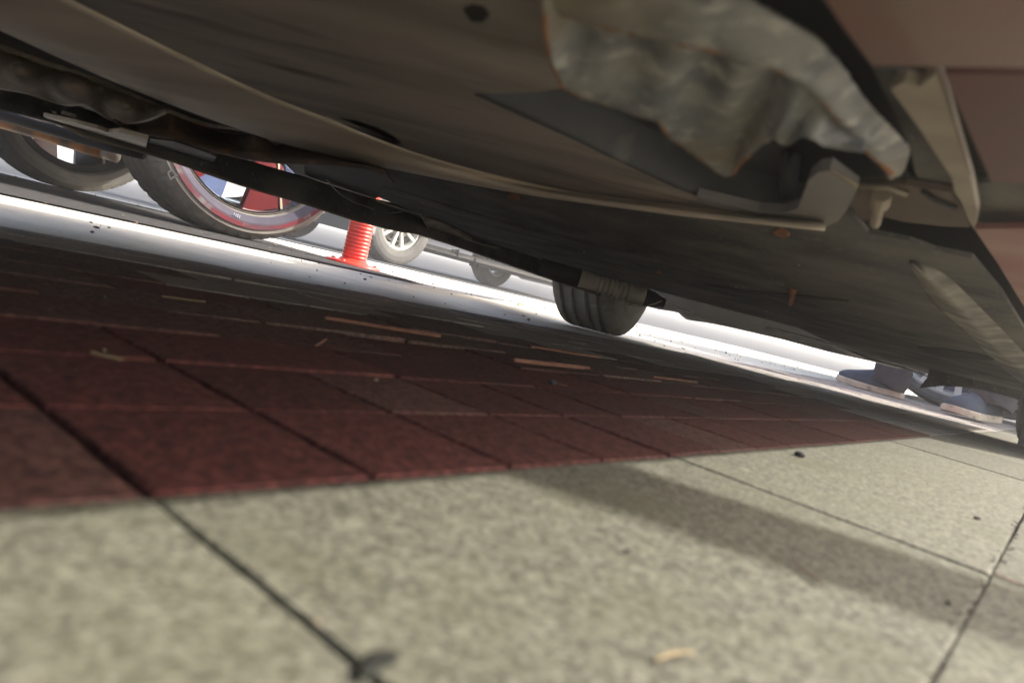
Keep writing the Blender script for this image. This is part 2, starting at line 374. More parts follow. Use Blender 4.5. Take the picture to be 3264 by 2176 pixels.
def wheel(R, wd, rr, style, parent, loc, rz=0, tyre=m_tyre, seg=96):
    """outer face looks along local -Y"""
    h = wd/2
    bar = {'silver':m_silver,'steel':m_silver,'dark':m_dalloy,'red':m_dalloy,'inner':m_steel}[style]
    o = lathe('wheel', [(-h*.86,rr+.004),(-h*.9,rr-.008),(-h*.8,rr-.014),(-h*.55,rr-.022),(h*.7,rr-.03),(h*.86,rr-.004),(h*.8,rr+.002),(-h*.8,rr+.002)], bar, parent, seg)
    o.location = loc; o.rotation_euler = (0,0,rz)
    for p in o.data.polygons: p.use_smooth = False
    g = .007
    sh = R-.012
    prof = [(-h*.84,rr),(-h*.97,rr+(R-rr)*.12),(-h*1.05,rr+(R-rr)*.42),(-h*1.03,rr+(R-rr)*.7),(-h*.95,sh-.004),(-h*.86,sh+.006),(-h*.8,R-.003)]
    xs_ = [-.56,-.2,.2,.56]
    groove_idx = set()
    pts = []
    edges = [-.74]+xs_+[.74]
    yy = [-.72*h]
    prof += [(-.72*h, R-.001)]
    for gx in xs_:
        c = gx*h
        prof += [(c-g,R),(c-g*.7,R-.008),(c+g*.7,R-.008),(c+g,R)]
    prof += [(.72*h,R-.001),(h*.8,R-.003),(h*.86,sh+.006),(h*.95,sh-.004),(h*1.03,rr+(R-rr)*.7),(h*1.05,rr+(R-rr)*.42),(h*.97,rr+(R-rr)*.12),(h*.84,rr)]
    N = len(prof)
    def notch(k, i):
        if k in (5,6,7) or k in (N-8,N-7,N-6): return i % 4 == 0
        if k in (11,12,19,20): return i % 6 == (2 if k < 15 else 4)
        return False
    ty = lathe('tyre', prof, tyre, o, seg*2, notch=notch)
    for p in ty.data.polygons:
        p.use_smooth = False
    y0 = -h*.86
    if style == 'silver':
        for k_ in range(5):
            a0 = 2*math.pi*k_/5 + .35
            for sg in (-1,1):
                radial('spoke', [(.05,sg*.004),(rr-.012,sg*(rr*.27)),(rr-.012,sg*(rr*.27)+sg*.03),(.05,sg*.03)], y0+.004, y0+.03, a0, m_silver, o, bev=.004)
        lathe('hub', [(y0-.002,.001),(y0-.002,.05),(y0+.03,.06),(y0+.06,.001)], m_silver, o, 32)
        lathe('brake_disc', [(-.02,.03),(-.02,rr*.72),(0,rr*.72),(0,.03)], m_steel, o, 48)
    elif style == 'steel':
        for k_ in range(22):
            a0 = 2*math.pi*k_/22
            radial('spoke', [(rr*.74,-.012),(rr-.012,-.014),(rr-.012,.014),(rr*.74,.012)], y0+.006, y0+.016, a0, m_silver, o, bev=.002)
        lathe('hub', [(y0+.004,.001),(y0,rr*.75),(y0+.02,rr*.76),(y0+.03,.001)], m_silver, o, 64)
        lathe('brake_disc', [(-.03,.03),(-.03,rr*.97),(-.01,rr*.97),(-.01,.03)], m_balloy, o, 48)
    elif style == 'dark':
        for k_ in range(5):
            a0 = 2*math.pi*k_/5 + 1.35
            radial('spoke', [(.04,-.035),(rr-.012,-.055),(rr-.012,.055),(.04,.035)], y0+.008, y0+.04, a0, m_dalloy, o, bev=.004)
        lathe('hub', [(y0-.002,.001),(y0-.002,.06),(y0+.05,.07),(y0+.07,.001)], m_dalloy, o, 32)
    elif style == 'red':
        for k_ in range(5):
            a0 = 2*math.pi*k_/5 - math.pi/2 + .33
            radial('spoke', [(.04,-.04),(rr*.55,-.040),(rr-.014,-.105),(rr-.014,.028),(rr*.5,.032),(.04,.04)], y0+.003, y0+.030, a0, m_ralloy, o, bev=.003)
            radial('spoke_insert', [(rr*.35,.036),(rr-.013,.033),(rr-.013,.040),(rr*.4,.042)], y0-.0005, y0+.026, a0, m_gold, o)
            radial('spoke_facet', [(rr*.42,.044),(rr-.013,.042),(rr-.013,.078),(rr*.5,.058)], y0+.006, y0+.034, a0, m_ralloy, o, bev=.002)
            radial('spoke_web', [(rr*.45,.072),(rr-.013,.078),(rr-.013,.195),(rr*.72,.15)], y0+.02, y0+.05, a0, m_balloy, o, bev=.003)
        lathe('hub', [(y0-.002,.001),(y0-.002,.06),(y0+.05,.07),(y0+.07,.001)], m_dalloy, o, 32)
        lathe('rim_line', [(y0-.003,rr-.006),(y0-.003,rr-.002),(y0+.003,rr-.002),(y0+.003,rr-.006)], m_gold, o, 160)
        lathe('brake_disc', [(-.0,.03),(-.0,rr*.62),(.02,rr*.62),(.02,.03)], m_steel, o, 48)
    elif style == 'inner':
        lathe('hub', [(-.04,.001),(-.04,.07),(.05,.09),(.06,.001)], m_rustb, o, 32)
        lathe('brake_disc', [(-.03,.03),(-.03,rr*.7),(-.01,rr*.7),(-.01,.03)], m_steel, o, 48)
    return o, ty

def make_car(name, label, group, paint, base_st, heading, L, Wd, H, R, wb, front_oh, clear, style, wd=.2, rr=.21, tyre=m_tyre, wheel_seg=96):
    """local X = length, local Y = width, near side at y=0; origin at near rear axle on the ground"""
    base = W(*base_st)
    c = thing(name, label, 'car', base, heading, group)
    r0 = L-wb-front_oh
    x0, x1 = -r0, wb+front_oh
    ar = R+.05
    def arch(cx): return [(cx+ar*math.cos(math.pi*k_/8)*(1), max(clear, R*.9+ar*math.sin(math.pi*k_/8))) for k_ in range(8,-1,-1)]
    prof = [(x0+.03,clear)]+arch(0)+arch(wb)+[(x1-.05,clear),(x1,clear+.15),(x1-.02,H*.5),(x1-.25,H*.58),(wb*.75,H*.64),(x0+.1,H*.64),(x0,H*.5)]
    n = len(prof)
    def ring(y, ins): return [Vector((x+(0 if abs(ins)<1e-6 else ( .03 if x<0 else -.03)), y, z)) for x,z in prof]
    rings = [ring(.03,0), ring(.0,0)] if False else None
    sts = [(0,1),(Wd,1)]
    vs = [Vector((x,y,z)) for y,_ in sts for x,z in prof]
    tri = tessellate_polygon([[Vector((x,z,0)) for x,z in prof]])
    fs = [tuple(t_) for t_ in tri]+[tuple(reversed([i+n for i in t_])) for t_ in tri]+[(i,i+n,(i+1)%n+n,(i+1)%n) for i in range(n) if i not in (n-7,)]
    link('body', mesh('body', vs, fs), paint, c)
    boxm('underbody', x0+.05, x1-.06, .06, Wd-.06, clear+.02, clear+.06, m_black, c)
    ca = [(wb*.95,H*.64),(wb*.62,H),(-.1,H),(x0+.15,H*.64)]
    def cab(ins, scale=1): return [Vector((x,y,z)) for (y,s_) in ((ins,1),(Wd-ins,1)) for x,z in ca]
    vs = []
    for side in (0,1):
        for (x,z) in ca:
            ins = .03 if z < H*.7 else .18
            vs.append(Vector((x, ins if side==0 else Wd-ins, z)))
    link('cabin', mesh('cabin', vs, [(0,1,2,3),(7,6,5,4),(1,5,6,2),(0,4,5,1),(2,6,7,3)]), paint, c)
    for side in (0,1):
        pv = []
        for (x,z) in [(wb*.85,H*.66),(wb*.6,H*.95),(-.05,H*.95),(x0+.3,H*.66)]:
            f = (z-H*.64)/(H*.36); y = .03+.15*f-.006
            pv.append(Vector((x, y if side==0 else Wd-y, z)))
        link('window', mesh('window', pv, [(0,1,2,3)]), m_glass, c)
    for y in (.1, Wd-.35):
        boxm('headlight', x1-.03, x1+.008, y, y+.25, H*.42, H*.5, m_lampw, c, bev=.01)
        boxm('tail_light', x0-.008, x0+.03, y, y+.25, H*.42, H*.54, m_lampr, c, bev=.01)
    for i,(x,y,rz) in enumerate(((0,.01+wd/2,0),(wb,.01+wd/2,0),(0,Wd-.01-wd/2,math.pi),(wb,Wd-.01-wd/2,math.pi))):
        wheel(R, wd, rr, style, c, (x,y,R), rz, tyre, wheel_seg)
    return c

# ================================================================= THE RED CAR OVERHEAD
BA = W(.9, .5)
A = thing('red_car', 'red car parked overhead, its dusty dark underside filling the top of the picture', 'car', BA)
def ons(px, py, s):
    d = ray(px, py); k = s/d.xy.dot(Q); return Vector((d.x*k, d.y*k, CAM_H+d.z*k))
def ont(px, py, t):
    d = ray(px, py); k = t/d.xy.dot(PV); return Vector((d.x*k, d.y*k, CAM_H+d.z*k))
def rs(pts, n=40, smooth=True):
    """resample an outline evenly"""
    v = [Vector(p) for p in pts]
    if smooth and len(v) > 2: v = cat_rom(v, len(v)*6)
    ln = [0]
    for i in range(1, len(v)): ln.append(ln[-1]+(v[i]-v[i-1]).length)
    out = []; k = 0
    for i in range(n):
        d = ln[-1]*i/(n-1)
        while k < len(v)-2 and ln[k+1] < d: k += 1
        f = (d-ln[k])/max(1e-9, ln[k+1]-ln[k]); out.append(v[k].lerp(v[k+1], min(1,max(0,f))))
    return out
def prow(pts, pl, n=40, smooth=True): return [onp(x, y, *pl) for x, y in rs(pts, n, smooth)]
def plate_(name, pts, pl, m, thick=.003, holes=None, n=None):
    loops = [[onp(x, y, *pl) for x, y in pts]]+[[onp(x, y, *pl) for x, y in h] for h in (holes or [])]
    allp = [p for l in loops for p in l]; bm = bmesh.new()
    lo = [bm.verts.new(p) for p in allp]; hi = [bm.verts.new(p+Vector((0,0,thick))) for p in allp]
    for tri in tessellate_polygon(loops):
        bm.faces.new([lo[i] for i in tri]); bm.faces.new([hi[i] for i in reversed(tri)])
    b0 = 0
    for l in loops:
        k_ = len(l)
        for i in range(k_):
            try: bm.faces.new((lo[b0+i], lo[b0+(i+1)%k_], hi[b0+(i+1)%k_], hi[b0+i]))
            except ValueError: pass
        b0 += k_
    bmesh.ops.recalc_face_normals(bm, faces=bm.faces)
    me = bpy.data.meshes.new(name); bm.to_mesh(me); bm.free()
    return link(name, me, m, A, BA)
def sheet_(name, rows, m, mrow=None, thick=.003, wob=0, smooth=True):
    return loft(name, rows, m, A, BA, mrow=mrow, thick=thick, wob=wob, linear=True, smooth=smooth)

# body shell (outer skin), open below
sec = [(.016,.165),(.018,.30),(.03,.48),(.06,.55),(.17,.92),(.66,.92),(.86,.55),(.94,.48),(.95,.30),(.945,.125)]
st_ = [(-2.0,.35,.5),(-1.95,0,.6),(-1.5,0,.62),(-1.35,0,.94),(-.2,0,1),(.45,0,1),(.95,0,.62),(1.85,0,.56),(1.95,.02,.42),(1.99,.03,.2)]
vs = []
for s, pin, hf in st_:
    for t, z in sec:
        zz = z if z <= .3 else min(z, .92*hf+ (z-.3)*.02)
        vs.append(W(s, t, max(zz, .165)))
n = len(sec)
fs = [(i*n+j, i*n+j+1, (i+1)*n+j+1, (i+1)*n+j) for i in range(len(st_)-1) for j in range(n-1)]
fs += [tuple(range(n)), tuple((len(st_)-1)*n+j for j in range(n))][:2]
o = link('body', mesh('body', vs, fs), m_red, A, BA)
sm_ = o.modifiers.new('t','SOLIDIFY'); sm_.thickness = .003
# floor pan above everything
o = slab('floor_pan', [W(-1.95,.05,.205), W(1.95,.05,.205), W(1.95,.94,.205), W(-1.95,.94,.205)], None, m_black, A, BA, .01)
# side glass
for tt in (.1, .79):
    pv = [W(-1.2,tt,.62), W(.4,tt,.62), W(.3,tt+(.06 if tt<.5 else -.06),.85), W(-1.1,tt+(.06 if tt<.5 else -.06),.85)]
    link('window', mesh('window', pv, [(0,1,2,3)]), m_glass, A, BA)
# added out-of-view plate, slanted to cast the shadow stripe on the slabs
stripe_plate = slab('stripe_shadow_plate', [W(.925,-.56,.49), W(.95,-.56,.49), W(.845,-.27,.49), W(.74,.05,.49), W(.715,.05,.49), W(.82,-.27,.49)], None, m_plast, A, BA, .085)
o_ = stripe_plate.modifiers.new('b','BEVEL'); o_.width = .008; o_.segments = 2

P1z = (.150,)
oval = [(728,276),(745,269),(780,270),(825,279),(870,293),(905,312),(924,332),(905,338),(860,330),(810,317),(765,302),(735,288)]
plate_('floor_panel', [(-500,-260),(-300,-900),(700,-900),(1262,-500),(1246,60),(1258,130),(1290,202),(1240,212),(1150,215),(1088,214),(1115,236),(1200,268),(1300,312),(1450,384),(1600,449),(1750,480),(1890,505),(1500,468),(1300,440),(1100,395),(930,345),(735,268),(600,215),(400,120),(170,6),(-80,-110),(-220,-160)], P1z, m_under, .004, holes=[oval])
up_ = rs([(-220,-170),(-80,-110),(170,4),(400,118),(600,213),(735,266),(930,343),(1100,393),(1300,438),(1500,466),(1700,488),(1890,506)], 60)
lo_ = rs([(-240,-40),(-80,30),(0,66),(300,201),(600,312),(740,350),(900,386),(1200,443),(1500,485),(1700,507),(1895,527)], 60)
def mixr(a, b, f): return [p.lerp(q, f) for p, q in zip(a, b)]
sheet_('panel_lip', [[onp(x,y,.1498) for x,y in up_], [onp(x,y,.1475) for x,y in mixr(up_,lo_,.3)], [onp(x,y,.1435) for x,y in mixr(up_,lo_,.62)], [onp(x,y,.142) for x,y in mixr(up_,lo_,.85)], [onp(x,y,.1445) for x,y in lo_], [onp(x,y-1,.155) for x,y in lo_]], m_rim, mrow=14, thick=.002)
tube('drain_stub', [onp(822,262,.168), onp(824,318,.158)], .006, m_navy, A, BA)
plate_('cavity_cover', [(700,250),(930,250),(960,345),(720,330)], (.176,), m_plast, .003)
plate_('wire_clip', [(508*2.35/2.35+0,35),(530,32),(545,44),(520,50)], (.1485,), m_black, .001) if False else None
plate_('plug', [(1065,26),(1085,17),(1110,22),(1122,38),(1108,52),(1082,50)], (.1490,), m_black, .001)

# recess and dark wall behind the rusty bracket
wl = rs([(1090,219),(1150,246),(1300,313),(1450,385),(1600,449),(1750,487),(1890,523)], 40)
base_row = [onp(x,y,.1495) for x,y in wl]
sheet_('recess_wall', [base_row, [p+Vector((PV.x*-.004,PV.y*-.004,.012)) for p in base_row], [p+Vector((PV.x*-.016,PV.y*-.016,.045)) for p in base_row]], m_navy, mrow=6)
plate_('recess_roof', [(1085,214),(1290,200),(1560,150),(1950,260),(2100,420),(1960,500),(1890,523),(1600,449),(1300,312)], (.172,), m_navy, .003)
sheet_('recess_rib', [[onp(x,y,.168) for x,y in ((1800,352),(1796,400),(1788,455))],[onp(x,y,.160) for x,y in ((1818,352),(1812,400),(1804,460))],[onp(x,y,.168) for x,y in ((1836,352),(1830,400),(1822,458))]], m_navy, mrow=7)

# rusty galvanised bracket
bot = rs([(1252,-90),(1250,40),(1262,130),(1290,196),(1340,222),(1400,240),(1460,262),(1512,274),(1522,290),(1535,312),(1570,335),(1612,368),(1650,396),(1668,404),(1684,397),(1700,376),(1724,352),(1760,330),(1777,312),(1786,322),(1795,331),(1813,331),(1826,320),(1850,313),(1866,316),(1887,336),(1923,341),(1984,345)], 110, False)
rid = rs([(1262,-90),(1262,10),(1290,30),(1400,60),(1513,86),(1656,116),(1763,146),(1834,182),(1877,214),(1923,267),(1960,310),(1986,338)], 110)
rid2 = rs([(1262,-90),(1262,10),(1290,30),(1400,60),(1513,86),(1656,116),(1763,146),(1834,182),(1877,214),(1923,267),(1977,328),(2012,364),(2048,399)], 110)
top = rs([(1330,-150),(1500,-90),(1650,-40),(1763,26),(1834,64),(1887,98),(1934,151),(1977,216),(2023,268),(2080,326),(2087,349),(2069,396),(2050,400)], 110)
rB2 = [onp(x,y,.1405) for x,y in rid2]
rA = [onp(x,y,.134) for x,y in bot]; rB = [onp(x,y,.1405) for x,y in rid]; rC = [onp(x,y,.146) for x,y in top]
def lerp3(a, b, f, dz=0): return [p.lerp(q, f)+Vector((0,0,dz*math.sin(math.pi*f)*(1+.5*math.sin(i*.35)))) for i,(p,q) in enumerate(zip(a,b))]
A_br = sheet_('rusty_bracket', [rA, lerp3(rA,rB,.2,.001), lerp3(rA,rB,.5,.004), lerp3(rA,rB,.82,.010), rB], m_galv, mrow=12, thick=.0018, wob=.00025)
sheet_('bracket_flange', [rB2, lerp3(rB2,rC,.3,-.002), lerp3(rB2,rC,.7,-.001), rC], m_galv, mrow=8, thick=.0018, wob=.0002)
def edge(name, pts3, r, m, par=None, n=6):
    o = tube(name, pts3, r, m, A if par is None else par, BA, n=n); return o
edge('rust_edge', rA[12:80], [.0006+.0006*random.random() for _ in rA[12:80]], m_rust)
edge('rust_edge', rB2[4:], [.0008+.0005*random.random() for _ in rB2[4:]], m_rust)

# pale corner box, plate and bolt
plate_('corner_box', [(1858,412),(1880,395),(1905,392),(1968,436),(1948,478),(1925,508),(1890,524),(1820,511),(1740,500),(1600,464),(1600,452),(1740,486),(1800,490),(1832,478),(1848,440)], (.1478,), m_box, .006)
plate_('box_lip', [(1905,398),(1910,392),(1972,428),(1966,434)], (.1470,), m_tan, .001)
plate_('mount_plate', [(1949,455),(1987,421),(2080,424),(2184,442),(2212,480),(2226,522),(2160,519),(2080,510),(2022,497),(1987,507),(1967,497)], (.152,), mat('brown_plate', (.14,.10,.075), (.09,.065,.05), .7, scale=25, bump=.0006), .003)
edge('plate_rib', [onp(x,y,.1505) for x,y in ((1975,428),(2040,431),(2082,446))], .0014, m_tan)
edge('plate_rib', [onp(x,y,.1505) for x,y in ((2120,440),(2150,460),(2195,478))], .0012, m_black)
bp = onp(2026,444,.150); bq = onp(2010,515,.141)
tube('bolt', [bp.lerp(bq,f) for f in (0,.35,.36,1)], [.0046,.0046,.0026,.0026], m_tan, A, BA, smooth=False)
plate_('strut', [(2046,205),(2075,190),(2110,200),(2150,168),(2172,230),(2200,320),(2232,420),(2246,486),(2238,528),(2222,500),(2206,462),(2192,440),(2186,408),(2150,355),(2115,300),(2075,245)], (.150,), mat('tan_painted_strut', (.42,.36,.28), (.30,.24,.19), .6, scale=20), .004)
plate_('strut_wall', [(2004,158),(2060,158),(2115,270),(2190,420),(2110,430),(2090,340),(2050,250)], (.156,), m_plast, .003)
plate_('sill_step', [(1880,-20),(1945,75),(2003,152),(2352,157),(2430,158),(2430,-500),(1500,-500)], (.147,), m_redp, .003)
plate_('sill_cover', [(2168,170),(2190,170),(2430,172),(2430,424),(2278,420),(2225,300)], (.150,), mat('maroon_cover', (.12,.075,.06), (.14,.05,.045), .5, scale=9), .003)
plate_('sill_end', [(2238,526),(2430,524),(2430,790),(2352,704),(2295,610)], (.149,), mat('dusty_pink_sill', (.42,.25,.21), (.34,.13,.12), .5, scale=14), .003)
plate_('sill_gap', [(2225,420),(2430,424),(2430,530),(2236,530)], (.158,), m_plast, .003)

# black undertray
P2 = (.163,-.029,0)
plate_('undertray', [(866,452),(880,430),(905,421),(880,384),(1000,404),(1200,440),(1500,480),(1700,500),(1890,520),(1925,508),(1940,480),(1967,506),(1994,536),(2087,553),(2149,576),(2232,593),(2300,672),(2380,800),(2380,927),(2351,919),(2130,858),(1977,822),(1834,752),(1699,718),(1531,673),(1395,640),(1293,611),(1068,540),(967,492)], P2, m_plast, .003)
f1 = rs([(2090,600),(2170,630),(2280,735),(2380,840)], 30); f2 = rs([(2090,602),(2150,658),(2240,750),(2300,812),(2380,885)], 30); f3 = rs([(2090,604),(2140,690),(2230,775),(2300,842),(2380,905)], 30)
p2d = lambda dz: (P2[0]+dz, P2[1], P2[2])
sheet_('tray_fold', [[onp(x,y,*p2d(.0)) for x,y in f1], [onp(x,y,*p2d(-.003)) for x,y in mixr(f1,f2,.6)], [onp(x,y,*p2d(-.0055)) for x,y in f2], [onp(x,y,*p2d(-.002)) for x,y in mixr(f2,f3,.6)], [onp(x,y,*p2d(.0)) for x,y in f3]], mat('dusty_tray', (.15,.14,.12), (.32,.295,.25), .7, scale=22, lo=.42, hi=.62, bump=.0006, bscale=200), mrow=10, thick=.001)
sheet_('tray_bead', [[onp(x,y,*p2d(z_)) for x,y in rs(pts_, 24)] for z_, pts_ in ((0,[(905,432),(1200,520),(1500,586),(1800,640)]),(-.002,[(905,440),(1200,529),(1500,595),(1800,648)]),(0,[(905,448),(1200,538),(1500,604),(1800,656)]))], m_plast, mrow=7, thick=.001)
for sl in ([(2106,797),(2160,800),(2240,812),(2292,824),(2270,828),(2200,821),(2130,808)], [(1620,655),(1720,668),(1850,680),(1950,692),(1900,690),(1800,684),(1700,674)], [(1780,480+18),(1800,500),(1830,505)] ):
    plate_('tray_slot_shade', sl, p2d(-.0012), m_black, .001)  # black plates: the slots' recess shade put into colour
for bx, by, r in ((1795,538,13),(1180,455,10),(1512,627,4)):
    pts = [(bx+r*1.35*math.cos(a)*(1+.15*math.sin(3*a)), by+.25*r*1.35*math.cos(a)+r*.62*math.sin(a)) for a in [i*math.pi/6 for i in range(12)]]
    plate_('rusty_screw', pts, p2d(-.0022), m_rust, .003)
tube('rust_stud', [onp(1822,664,*P2), onp(1818,682,*P2), onp(1815,697,*P2)], .0042, m_rust, A, BA)
for cx_, cy_ in ((1341,579),(1690,660),(1835,610),(1760,715),(1975,720)):
    plate_('dust_fleck', [(cx_-2,cy_),(cx_,cy_-2),(cx_+3,cy_),(cx_,cy_+2)], p2d(-.0015), m_tan, .0006)

# behind the lip, left: channel, heat shield, muffler, rail
plate_('channel', [(-260,-60),(-80,28),(0,64),(300,199),(600,310),(740,349),(900,384),(905,421),(880,428),(740,378),(620,330),(496,300),(372,258),(193,184),(0,118),(-260,10)], (.158,), m_rustb if False else mat('channel_coat', (.075,.062,.045), (.045,.04,.03), .75, scale=12, stretch=((.2,3,1), R_(-52))), .003)
ht = rs([(-160,45),(-60,85),(0,108),(83,138),(193,174),(289,213),(350,238),(386,252)], 70)
hb = rs([(-160,150),(-60,188),(0,203),(60,214),(110,230),(150,241),(186,240),(200,240),(222,256),(262,278),(303,282),(345,274),(386,256)], 70)
hrow = []
for f, z, am in ((0,.150,0),(.2,.142,.002),(.5,.134,.004),(.8,.131,.003),(1,.130,0)):
    hrow.append([onp(x,y,z+am*math.sin(i*.42)) for i,(x,y) in enumerate(mixr(ht,hb,f))])
sheet_('heat_shield', hrow, m_heat, mrow=14, thick=.001, wob=.0003)
rimp = [onp(x,y,.1485) for x,y in rs([(-160,45),(-60,85),(0,108),(83,138),(193,174),(289,213),(372,248),(441,276),(496,290),(551,297),(598,304)], 90)]
edge('crimped_rim', rimp, [.0018+.0009*random.random() for _ in rimp], m_tan)
edge('shield_edge', [onp(x,y,.1295) for x,y in hb[8:]], .0012, m_tan)
plate_('shield_tab', [(575,292),(600,286),(640,312),(655,330),(632,334),(596,306)], (.146,), m_tan, .002)
mt_ = rs([(255,262),(320,258),(390,254),(450,290),(540,312),(590,310),(640,330),(740,350),(870,395)], 50)
mb_ = rs([(262,277),(303,301),(358,312),(441,334),(551,361),(640,373),(740,376),(850,386),(880,400)], 50)
sheet_('muffler', [[onp(x,y,.150) for x,y in mt_],[onp(x,y,.138) for x,y in mixr(mt_,mb_,.5)],[onp(x,y,.1285) for x,y in mixr(mt_,mb_,.85)],[onp(x,y,.128) for x,y in mb_],[onp(x,y-3,.14) for x,y in mb_]], m_rustb, mrow=12, wob=.0002)
edge('muffler_seam', [onp(x,y,.1272) for x,y in mb_[3:42]], .0011, m_tan)
# far sill rail
TR = .93
rb = rs([(-200,210),(100,275),(200,315),(346,355),(429,382),(511,411),(594,438),(692,466),(802,502),(857,517),(931,534),(971,540),(1124,592),(1260,640),(1395,684),(1480,702)], 70)
sheet_('far_sill', [[ont(x,y,TR) for x,y in rb],[ont(x,y-16,TR+.004) for x,y in rb],[ont(x+6,y-60,TR+.01) for x,y in rb]], m_plast, mrow=6)
edge('sill_flange', [ont(x,y-1,TR-.004) for x,y in rb[14:]], .0022, mat('sill_flange', (.20,.165,.12), (.11,.09,.07), .6, scale=30))
plate_('sill_box', [(345,318),(400,325),(480,352),(497,362),(478,396),(420,378),(338,350)], (.124,), m_black, .004)
plate_('control_arm', [(99,267),(130,274),(176,284),(223,296),(248,305),(276,303),(340,320),(334,343),(290,342),(262,336),(234,322),(176,305),(132,289)], (.118,), mat('pale_arm_metal', (.75,.66,.52), (.5,.43,.33), .6, scale=25), .004)
plate_('arm_bushing', [(240,300),(262,304),(270,312),(258,318),(238,312)], (.1205,), m_rustb, .003)
plate_('arm_bushing', [(128,270),(142,272),(150,280),(138,283)], (.1205,), m_rustb, .003)
def yrow(pts, y): return [atd(px, py, y) for px, py in pts]
tube('rusty_pipe', yrow([(-160,232),(-60,262),(0,279),(60,296),(120,314),(180,332),(237,350)], 1.05), .0095, mat('orange_rust_pipe', (.34,.15,.05), (.09,.065,.045), .6, scale=18, lo=.42, hi=.58), A, BA, n=16)
tube('pipe_end', yrow([(237,350),(252,355),(270,361)], 1.05), .0085, m_tan, A, BA, n=16)
tube('brake_line', yrow([(-100,212),(0,238),(70,256),(112,268)], 1.0), .0013, m_tan, A, BA, n=6)
tube('brake_line', yrow([(-100,222),(0,249),(90,277),(160,292),(240,320)], 1.0), .0011, m_tan, A, BA, n=6)
tube('cross_rod', yrow([(-120,235),(0,262),(120,297),(240,332),(330,352)], 1.02), .009, m_black, A, BA, n=12)
for q_ in ([(119,259),(128,261),(131,266),(121,264)], [(142,257),(175,268),(172,272),(140,262)], [(141,270),(160,274),(159,277),(141,273)]):
    plate_('bracket_tab', q_, (.125,), m_tan, .002)
tube('loose_wire', [onp(x,y,.128) for x,y in rs([(750,413),(775,440),(810,463),(848,477),(876,488),(905,489),(925,485)], 26)], .0007, m_tan, A, BA, n=5)
tube('loose_wire', [onp(x,y,.126) for x,y in rs([(862,460),(900,473),(967,494)], 12)], .0012, m_tan, A, BA, n=5)
plate_('tray_front_piece', [(700,352),(780,366),(875,385),(905,421),(866,455),(830,470),(770,440),(700,400)], (.146,), mat('brown_black', (.06,.045,.035), (.035,.028,.022), .7, scale=12), .003)
# parts hanging between tray and far sill
sheet_('shield_lobe', [[onp(x,y,.136) for x,y in rs([(967,492),(1000,505),(1040,520),(1080,541)], 14)],[onp(x,y,.127) for x,y in rs([(976,514),(1003,527),(1040,537),(1082,546)], 14)],[onp(x,y,.124) for x,y in rs([(992,536),(1015,549),(1045,553),(1084,551)], 14)]], m_heat, mrow=8, thick=.001)
sheet_('shield_lobe', [[onp(x,y,.136) for x,y in rs([(1155,582),(1205,585),(1260,598),(1300,611)], 14)],[onp(x,y,.124) for x,y in rs([(1156,592),(1200,602),(1250,611),(1297,613)], 14)],[onp(x,y,.120) for x,y in rs([(1160,603),(1190,613),(1235,625),(1290,616)], 14)]], m_heat, mrow=8, thick=.001)
edge('lobe_edge', [onp(x,y,.1195) for x,y in rs([(1154,584),(1158,600),(1186,612),(1226,624),(1262,623),(1294,612)], 20)], .0009, m_tan)
edge('lobe_edge', [onp(x,y,.1235) for x,y in rs([(967,493),(978,515),(992,536),(1015,549)], 14)], .0009, m_tan)
edge('bright_strip', [ont(x,y,.86) for x,y in ((1066,548),(1105,561),(1142,570))], .0014, m_tan)
plate_('hanger_plate', [(880,470),(960,492),(1000,540),(1130,585),(1260,625),(1330,660),(1280,640),(1130,592),(1000,552),(930,530)], (.138,), m_plast, .002)
axp = yrow([(1240,612),(1290,627),(1332,641)], 1.34)
tube('exhaust_pipe', axp, .0165, m_black, A, BA, n=20)
fx = yrow(rs([(1332,639),(1480,682)], 60), 1.33)
tube('flex_pipe', fx, [(.0158+(.0022*math.sin(i*1.45) if 14 < i < 46 else 0)) for i in range(60)], mat('flex_metal', (.50,.45,.36), (.30,.27,.21), .55, scale=20), A, BA, n=24)
tube('flex_collar', yrow([(1474,680),(1490,685),(1500,688),(1512,692),(1526,697)], 1.34), [.0162,.0160,.0150,.011,.009], m_black, A, BA, n=18)
tube('brake_line', yrow([(1440,699),(1480,704),(1505,697),(1520,691)], 1.3), .0012, m_tan, A, BA, n=5)
# front lower edge
SF = 1.95
fb = rs([(1488,703),(1513,710),(1559,718),(1577,733),(1638,743),(1763,770),(1905,807),(2005,829),(2060,845)], 50)
fu = rs([(1470,655),(1531,668),(1620,690),(1699,712),(1834,748),(1977,815),(2080,845)], 50)
sheet_('front_lip', [[ons(x,y,SF) for x,y in fb],[ons(x,y,SF-.02) for x,y in mixr(fb,fu,.5)],[ons(x,y,SF-.05) for x,y in fu]], m_navy, mrow=6)
for pts in ([(1522,664),(1600,684),(1665,706)], [(1516,690),(1560,708),(1640,742)], [(1640,742),(1740,765),(1850,790)], [(1760,752),(1850,772),(1940,800)], [(1980,822),(2060,840),(2130,864)], [(1920,805),(1945,812)]):
    edge('lip_rib', [ons(x,y,SF-.07) for x,y in rs(pts, 8)], .0016, m_tan)
slab('front_flap', [ons(x,y,1.9) for x,y in [(2134,850),(2150,846),(2250,870),(2352,900),(2400,910),(2400,934),(2352,922),(2300,906),(2260,896),(2205,888),(2160,886),(2112,891),(2128,872)]], None, m_plast, A, BA, .004)
tube('cable_tie', yrow([(2236,868),(2238,880),(2234,893)], 1.6), .0012, m_tan, A, BA, n=5)
